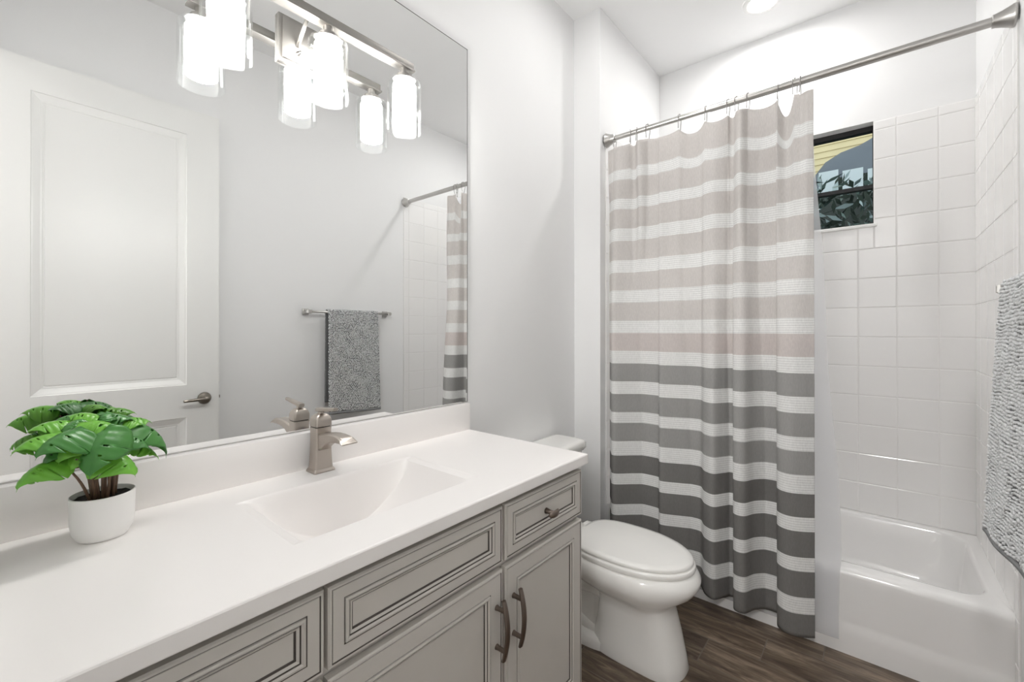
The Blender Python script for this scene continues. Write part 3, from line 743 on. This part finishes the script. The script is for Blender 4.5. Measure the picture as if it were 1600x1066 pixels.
# pile: short plump loops laid along curling rows
def build_pile():
    base = []
    for la in (-1.0, -.5, 0, .5, 1.0):
        n = 1 if abs(la) == 1 else 6
        for k in range(n):
            a = 2*PI*k/n; c = math.sqrt(max(0, 1-la*la)); base.append((c*math.cos(a), c*math.sin(a), la))
    bf = [(0, 1+(k+1) % 6, 1+k) for k in range(6)]
    for r in range(2): bf += [(1+6*r+k, 1+6*r+(k+1) % 6, 7+6*r+(k+1) % 6, 7+6*r+k) for k in range(6)]
    bf += [(19, 13+k, 13+(k+1) % 6) for k in range(6)]
    base = np.array(base); V, F = [], []
    L = np.array([0]+list(np.cumsum(np.linalg.norm(np.diff(CS, axis=0), axis=1)))); tot = L[-1]
    H = L/tot
    W = TWX1-TWX0
    du = .0122; dv = .0098
    nrow = int(tot/dv); n = 0
    for a in range(nrow):
        for b in range(int(W/du)+1):
            sv = (a+.5)*dv+rnd.uniform(-.002, .002); uv = (b+(a % 2)*.5)*du+rnd.uniform(-.002, .002)
            q0 = Vector((uv*14, sv*14, 4.2)); sv += .007*noise.noise(q0); uv += .007*noise.noise(q0+Vector((9, 3, 1)))
            if not (0 < uv < W and 0 < sv < tot): continue
            # curl: fold rows by a swirling field
            th = 2.6*noise.noise(Vector((uv*9, sv*9, 1.7)))*2
            k = np.interp(sv/tot, H, np.linspace(0, 1, len(H)))
            p = cloth_pt(k, uv/W); pu_ = (cloth_pt(k, min(1, uv/W+.01))-p).normalized() if uv/W < .98 else Vector((1, 0, 0))
            ps = (cloth_pt(min(1, k+.004), uv/W)-cloth_pt(max(0, k-.004), uv/W)).normalized()
            nn = pu_.cross(ps).normalized()
            if k < .45 and nn.y < 0: nn = -nn
            if k > .55 and nn.y > 0: nn = -nn
            if .45 <= k <= .55 and nn.z < 0: nn = -nn
            d = pu_*math.cos(th)+ps*math.sin(th); e = nn.cross(d)
            ln = .0066*rnd.uniform(.8, 1.2); rw = .0040*rnd.uniform(.85, 1.2)
            B = np.array(d)[None]*base[:, 2:3]*ln+np.array(e)[None]*base[:, 0:1]*rw+np.array(nn)[None]*base[:, 1:2]*rw*1.25
            c = np.array(p+nn*(.0035+.0012*rnd.random()))
            V.append(B+c); F += [tuple(i+n for i in f) for f in bf]; n += len(base)
    return np.concatenate(V), F
V, F = build_pile()
pile = obj('pile', V, F, M_tpile, tw); pile['kind'] = 'stuff'
bm = bmesh.new()
pts = [cloth_pt(0, i/30) for i in range(31)]
loft(bm, [[p+Vector(q) for q in ((0, -.006, -.002), (0, .006, -.002), (0, .007, -.013), (0, 0, -.018), (0, -.007, -.013))] for p in pts])
hem = from_bm('hem', bm, mat('towel_hem', lin(140, 141, 142), .9, spec=.1), tw); hem['label'] = 'plain grey woven hem of the towel'

# ------------------------------------------------------------------ toilet
TC = 1.683
toi = thing('toilet', (TC, .9, 0), 'white two-piece toilet with closed lid beside the vanity', 'toilet')
def egg(yf, ym, yb, hw, z, eb=2.6, ef=2.0, n=48, cx=TC):
    out = []
    for k in range(n):
        a = 2*PI*k/n; c, s = math.cos(a), math.sin(a)
        e = ef if s < 0 else eb
        x = math.copysign(abs(c)**(2/e), c)*hw; y = math.copysign(abs(s)**(2/e), s)*((ym-yf) if s < 0 else (yb-ym))
        out.append(Vector((cx+x, ym+y, z)))
    return out
bm = bmesh.new()
secs = [egg(.552, .67, .93, .108, 0, 4, 2.4), egg(.550, .67, .93, .110, .006, 4, 2.4), egg(.560, .67, .92, .107, .05, 4, 2.4), egg(.578, .68, .90, .106, .13, 4, 2.4), egg(.598, .69, .89, .107, .20, 4, 2.4),
        egg(.606, .69, .90, .112, .236, 3.4, 2.3), egg(.598, .70, .96, .125, .254, 3, 2.2), egg(.562, .72, 1.02, .152, .278, 2.8, 2.1), egg(.524, .75, 1.04, .178, .308, 2.6, 2.05), egg(.506, .76, 1.05, .190, .336, 2.6, 2.05),
        egg(.504, .77, 1.05, .191, .356, 2.6, 2.05), egg(.513, .77, 1.05, .186, .374, 2.6, 2.05), egg(.526, .77, 1.045, .178, .386, 2.6, 2.05), egg(.545, .77, 1.04, .165, .389, 2.6, 2.05)]
loft(bm, secs)
# narrower rear with the trapway swelling out of its side, and the foot plate
loft(bm, [egg(.80, .98, 1.17, hw, z, 3, 3) for z, hw in ((0, .112), (.03, .112), (.045, .10), (.055, .075), (.3, .075), (.33, .12), (.352, .15), (.362, .15))])
for s in (-1, 1):
    tube(bm, [(TC+s*.03, .82, .215), (TC+s*.042, .92, .235), (TC+s*.05, 1.02, .225), (TC+s*.05, 1.07, .17), (TC+s*.045, 1.04, .115), (TC+s*.04, .97, .08), (TC+s*.035, .9, .05)], [.045, .046, .046, .045, .044, .044, .045], 20)
bx(bm, TC-.11, TC+.11, 1.0, 1.20, .34, .40, .02)
auto(from_bm('bowl', bm, M_porc, toi), 55)
bm = bmesh.new()
loft(bm, [egg(.524, .78, 1.0, .174, .3895, 3, 2.05), egg(.522, .78, 1.0, .176, .394, 3, 2.05), egg(.522, .78, 1.0, .176, .406, 3, 2.05), egg(.526, .78, .998, .173, .4105, 3, 2.05)])
auto(from_bm('seat', bm, M_seat, toi), 60)
bm = bmesh.new()
loft(bm, [egg(.536, .785, 1.0, .163, .4115, 3.2, 2.05), egg(.530, .785, 1.002, .168, .4145, 3.2, 2.05), egg(.530, .785, 1.002, .168, .423, 3.2, 2.05), egg(.536, .785, 1.0, .163, .4285, 3.2, 2.05), egg(.56, .785, .985, .145, .431, 3.2, 2.05), egg(.66, .785, .90, .07, .4325, 2.6, 2.05)])
auto(from_bm('lid', bm, M_seat, toi), 60)
for s in (-1, 1): box('lid_hinge', TC+s*.075-.022, TC+s*.075+.022, .99, 1.035, .389, .418, M_seat, toi, .006)
bm = bmesh.new()
loft(bm, [rrect(TC, 1.20, hx_, hy_, r, z, 8) for z, hx_, hy_, r in ((.395, .175, .07, .04), (.41, .19, .08, .05), (.5, .205, .088, .05), (.715, .212, .091, .05))])
auto(from_bm('tank', bm, M_porc, toi), 50)
def tank_lid_sec(e, z):
    x0, x1, y0, y1 = TC-.227+e, TC+.227-e, 1.095+e, 1.298-e
    c = .035
    return [Vector(p) for p in ((x0+c*1.4, y0, z), (x1-c*1.4, y0, z), (x1-c*.35, y0+c*.35, z), (x1, y0+c*1.3, z), (x1, y1-.01, z), (x1-.01, y1, z), (x0+.01, y1, z), (x0, y1-.01, z), (x0, y0+c*1.3, z), (x0+c*.35, y0+c*.35, z))]
bm = bmesh.new(); loft(bm, [tank_lid_sec(.004, .7155), tank_lid_sec(0, .720), tank_lid_sec(0, .746), tank_lid_sec(.004, .753), tank_lid_sec(.012, .757), tank_lid_sec(.03, .7585)])
auto(from_bm('tank_lid', bm, M_porc, toi), 50)
bm = bmesh.new(); lathe(bm, [(.016, 1.110), (.016, 1.1), (.012, 1.094)], (TC-.15, 0, .66), 'y', 20); tube(bm, [(TC-.15, 1.092, .66), (TC-.09, 1.086, .655)], [.007, .006], 10)
from_bm('flush_lever', bm, M_chrome, toi)

# ------------------------------------------------------------------ potted plant
PX, PY = .143, 1.172
pl = thing('potted_plant', (PX, PY, CZ), 'small artificial monstera in a round white pot on the counter', 'potted plant')
bm = bmesh.new()
pz = CZ+.0003
lathe(bm, [(.036, pz), (.0385, pz+.002), (.040, pz+.006), (.0455, pz+.016), (.0478, pz+.032), (.049, pz+.082), (.0492, pz+.0845), (.0475, pz+.0855), (.046, pz+.0835), (.0455, pz+.066), (.044, pz+.064)], (PX, PY, 0), 'z', 48)
auto(from_bm('pot', bm, M_pot, pl), 50)
bm = bmesh.new(); 
def soil_z(r, a): return pz+.076+.003*noise.noise(Vector((r*300*math.cos(a)*.5, r*300*math.sin(a)*.5, 3)))
ring = []
cen = bm.verts.new((PX, PY, pz+.081)); prev = None
for r in (.008, .016, .024, .032, .040, .0453):
    cur_ = [bm.verts.new((PX+r*math.cos(2*PI*k/32), PY+r*math.sin(2*PI*k/32), soil_z(r, 2*PI*k/32))) for k in range(32)]
    if prev is None:
        for k in range(32): bm.faces.new((cen, cur_[k], cur_[(k+1) % 32]))
    else:
        for k in range(32): bm.faces.new((prev[k], cur_[k], cur_[(k+1) % 32], prev[(k+1) % 32]))
    prev = cur_
from_bm('soil', bm, M_soil, pl)
def leaf_verts(Ln, Wd, seed):
    """monstera blade: heart outline, slits cut in from the margin, small holes beside the midrib"""
    r_ = random.Random(seed); nv = 46; cu = [0, .16, .30, .46, .62, .78, .9, 1]
    def wid(v):
        if v < .02: return .18
        b = math.sin(PI*min(1, (v+.06))**.62) if v < 1 else 0
        return max(.0, b)**.85
    slits = {-1: [r_.randint(13, 17), r_.randint(23, 29)][:r_.randint(1, 2)], 1: [r_.randint(12, 16), r_.randint(22, 28)][:r_.randint(1, 2)]}
    holes = {-1: [r_.randint(9, 20), r_.randint(21, 27)], 1: [r_.randint(9, 20), r_.randint(21, 27)]}
    V, idx = [], {}
    for j in range(nv):
        v = j/(nv-1)
        for s in (-1, 1):
            for ci, c in enumerate(cu):
                if ci == 0 and s == 1: idx[(j, 1, 0)] = idx[(j, -1, 0)]; continue
                w_ = wid(v)
                u = c*w_
                if any(q <= j <= q+(q > 18) for q in slits[s]) and c > .45: u = w_*(.45+.08*(c-.45))
                sweep = .10*c*c                                    # veins run forward
                lobe = -.17*c*ss((.25-v)/.25)*1.3               # heart lobes fall behind the stalk
                idx[(j, s, ci)] = len(V)
                V.append([s*u*Wd/2, (v+(sweep*(1-v) if v > .2 else sweep*.4)+lobe)*Ln, 0])
    F = []
    for j in range(nv-1):
        for s in (-1, 1):
            for ci in range(len(cu)-1):
                if ci == 2 and any(j in (q-1, q) for q in holes[s]) : continue   # small hole
                q = [idx[(j, s, ci)], idx[(j, s, ci+1)], idx[(j+1, s, ci+1)], idx[(j+1, s, ci)]]
                F.append(q if s == 1 else q[::-1])
    return V, F
def leaf(base, tip, Wd, bow, seed, mi, stem_base, tilt=0., cup=.9):
    base, tip = Vector(base), Vector(tip)
    for q in (base, tip): q.z -= .016*ss((q.z-1.09)/.06)
    ax = tip-base; Ln = ax.length; d = ax.normalized()
    hor = Vector((d.x, d.y, 0)); hor = hor.normalized() if hor.length > 1e-3 else Vector((0, -1, 0))
    n = Vector((0, 0, 1))+hor*.7; n = (n-d*n.dot(d)).normalized(); side = n.cross(d).normalized()
    side = (side*math.cos(tilt)+n*math.sin(tilt)).normalized(); n = d.cross(side).normalized()
    if n.z < 0: n = -n
    V, F = leaf_verts(Ln, Wd, seed); out = []
    for x, y, _ in V:
        t = y/Ln; a = abs(x)
        q = base+d*y+side*x+n*(bow*Ln*4*t*(1-t)*(1 if t > 0 else .3)+.22*a-cup*3.0*a*a/Wd+.0007*math.sin(t*36)*min(1, a/(Wd*.25)))
        if q.y > 1.290: q.y = 1.290-(q.y-1.290)*.15
        if q.y > 1.262 and q.z < 1.005: q.y = 1.262
        out.append(q)
    o = obj('leaf', out, F, M_leaf[mi], pl)
    sl = o.modifiers.new('thickness', 'SOLIDIFY'); sl.thickness = .0007; sl.offset = 0
    sb = Vector(stem_base); mid = Vector((sb.x*.7+base.x*.3, sb.y*.7+base.y*.3, sb.z*.3+base.z*.7))
    pts = [sb*(1-t)**2+mid*2*t*(1-t)+base*t*t for t in [k/9 for k in range(10)]]
    bm = bmesh.new(); tube(bm, pts, [.0026-.0012*k/9 for k in range(10)], 8); from_bm('stem', bm, M_stem, pl)
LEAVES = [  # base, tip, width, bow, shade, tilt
 ((.136, 1.120, 1.115), (.115, 1.085, 1.032), .078, .16, 1, .05),
 ((.156, 1.130, 1.064), (.180, 1.100, 1.016), .078, .12, 0, -.1),
 ((.070, 1.140, 1.066), (.028, 1.108, 1.028), .066, .16, 0, .2),
 ((.070, 1.150, 1.120), (.022, 1.130, 1.086), .064, .14, 0, .2),
 ((.094, 1.130, 1.128), (.049, 1.100, 1.078), .080, .14, 1, .1),
 ((.118, 1.200, 1.150), (.079, 1.222, 1.138), .050, .10, 1, 0),
 ((.132, 1.170, 1.150), (.094, 1.190, 1.149), .060, .14, 0, 0),
 ((.130, 1.190, 1.146), (.192, 1.172, 1.120), .066, .14, 1, -.05),
 ((.188, 1.195, 1.116), (.246, 1.190, 1.020), .078, .18, 1, -.25),
 ((.139, 1.150, 1.113), (.182, 1.128, 1.083), .066, .16, 1, -.1),
 ((.165, 1.165, 1.092), (.213, 1.150, 1.048), .062, .16, 1, -.15),
 ((.190, 1.215, 1.066), (.238, 1.208, 1.014), .050, .12, 0, -.2),
 ((.103, 1.140, 1.112), (.078, 1.118, 1.060), .074, .14, 0, .1),
 ((.092, 1.180, 1.144), (.040, 1.166, 1.124), .062, .14, 0, .1),
 ((.172, 1.210, 1.122), (.228, 1.222, 1.096), .062, .14, 0, -.1),
 ((.113, 1.140, 1.090), (.090, 1.118, 1.040), .060, .12, 0, .1),
 ((.118, 1.150, 1.140), (.160, 1.130, 1.108), .070, .16, 0, .05),
 ((.150, 1.205, 1.142), (.168, 1.235, 1.128), .056, .12, 0, 0),
 ((.148, 1.140, 1.124), (.160, 1.112, 1.078), .056, .14, 0, -.15),
 ((.108, 1.165, 1.146), (.086, 1.142, 1.118), .050, .14, 1, .1),
 ((.172, 1.185, 1.128), (.206, 1.176, 1.098), .050, .16, 0, -.2),
 ((.090, 1.150, 1.100), (.060, 1.128, 1.056), .052, .14, 1, .25),
 ((.146, 1.175, 1.152), (.150, 1.150, 1.132), .050, .14, 1, 0),
]
for i, (b_, t_, Wd, bow, mi, tl) in enumerate(LEAVES):
    a = math.atan2(b_[1]-PY, b_[0]-PX); r_ = .009+.006*(i % 3)
    leaf(b_, t_, Wd, bow, 100+i, mi, (PX+r_*math.cos(a), PY+r_*math.sin(a), pz+.073), tl)

# ------------------------------------------------------------------ outside the window
M_siding = mat('tan_siding', lin(222, 207, 166), .8, var=(3, .12))
nb = thing('neighbour_house', (7.4, .5, 0), 'tan lap-sided house seen through the window', 'house')
bm = bmesh.new()
for k in range(70):
    z = .2+k*.085
    loft(bm, [[(7.4, y, z), (7.4+.012, y, z+.085), (7.46, y, z+.085), (7.46, y, z)] for y in (-4, 6)])
auto(from_bm('siding', bm, M_siding, nb), 20)
M_tarp = mat('grey_cover', lin(96, 104, 114), .7, var=(4, .15))
cov = None
bm = bmesh.new()
r = bmesh.ops.create_uvsphere(bm, u_segments=40, v_segments=20, radius=1)
for v in r['verts']:
    n_ = noise.noise(v.co*2.2)*.12
    v.co = Vector((6.35+v.co.x*.5*(1+n_), -.15+v.co.y*1.05*(1+n_), 2.13+v.co.z*1.35*(1+n_)))
tag(from_bm('grey_canopy', bm, M_tarp), 'rounded grey mass outside, before the tan house', 'canopy')
def bush(name, x, y0, y1, z0, z1, n, cols_, label, seed, ls=.1):
    r_ = random.Random(seed); V, F, MI = [], [], []
    for k in range(n):
        c = Vector((x+r_.uniform(-.18, .18), r_.uniform(y0, y1), z0+(z1-z0)*r_.random()**.8)); a, b = r_.uniform(0, 2*PI), r_.uniform(-.3, 1.2)
        d = Vector((math.cos(a)*math.cos(b), math.sin(a)*math.cos(b), math.sin(b))); s = d.cross(Vector((r_.random(), r_.random(), r_.random()))).normalized()
        l = ls*r_.uniform(.6, 1.2); wd = l*.14; i = len(V)
        V += [c, c+d*l*.5+s*wd, c+d*l, c+d*l*.5-s*wd]; F.append((i, i+1, i+2, i+3)); MI.append(r_.randint(0, len(cols_)-1))
    return tag(obj(name, V, F, cols_, None, False, MI), label, 'shrub', None, None)
M_b1 = mat('leaf_dark', lin(46, 60, 52), .6); M_b2 = mat('leaf_blue', lin(96, 116, 112), .5); M_b3 = mat('leaf_pale', lin(168, 186, 190), .4)
bush('hedge', 4.3, -.9, 1.9, .9, 2.44, 3600, [M_b1, M_b1, M_b2, M_b3], 'dark leafy hedge filling the lower window pane', 5, .13)
bush('shrub', 3.75, .36, .70, 1.6, 2.42, 260, [M_b1, M_b2], 'leafy sprigs rising at the curtain side of the window', 9, .13)
fen = thing('garden_screen', (5.6, .3, 0), 'pale panelled garden screen below the grey mass outside', 'fence')
M_scr = mat('pale_screen', lin(206, 218, 224), .5)
for k in range(12):
    y = -1.1+k*.2
    if y > .42: break
    box('panel', 5.6, 5.63, y, y+.165, 2.72, 2.93+.03*math.sin(k*2.1), M_scr, fen)
bm = bmesh.new(); bx(bm, 5.64, 5.68, -1.2, .45, 0, 2.88)
auto(from_bm('backing', bm, M_b1, fen))
bm = bmesh.new(); bx(bm, 4.75, 4.8, -4, 6, 0, 2.48)
tag(auto(from_bm('garden_wall', bm, mat('dark_wall', lin(70, 76, 74), .8, var=(2, .2)))), 'dark garden wall behind the hedge outside', 'wall', None, 'structure')
tag(obj('ground', [(XB+.15, -6, 0), (9, -6, 0), (9, 8, 0), (XB+.15, 8, 0)], [(0, 1, 2, 3)], mat('outdoor_ground', lin(90, 96, 80), .9, var=(3, .2)), None, False), 'ground outside', 'ground', None, 'structure')
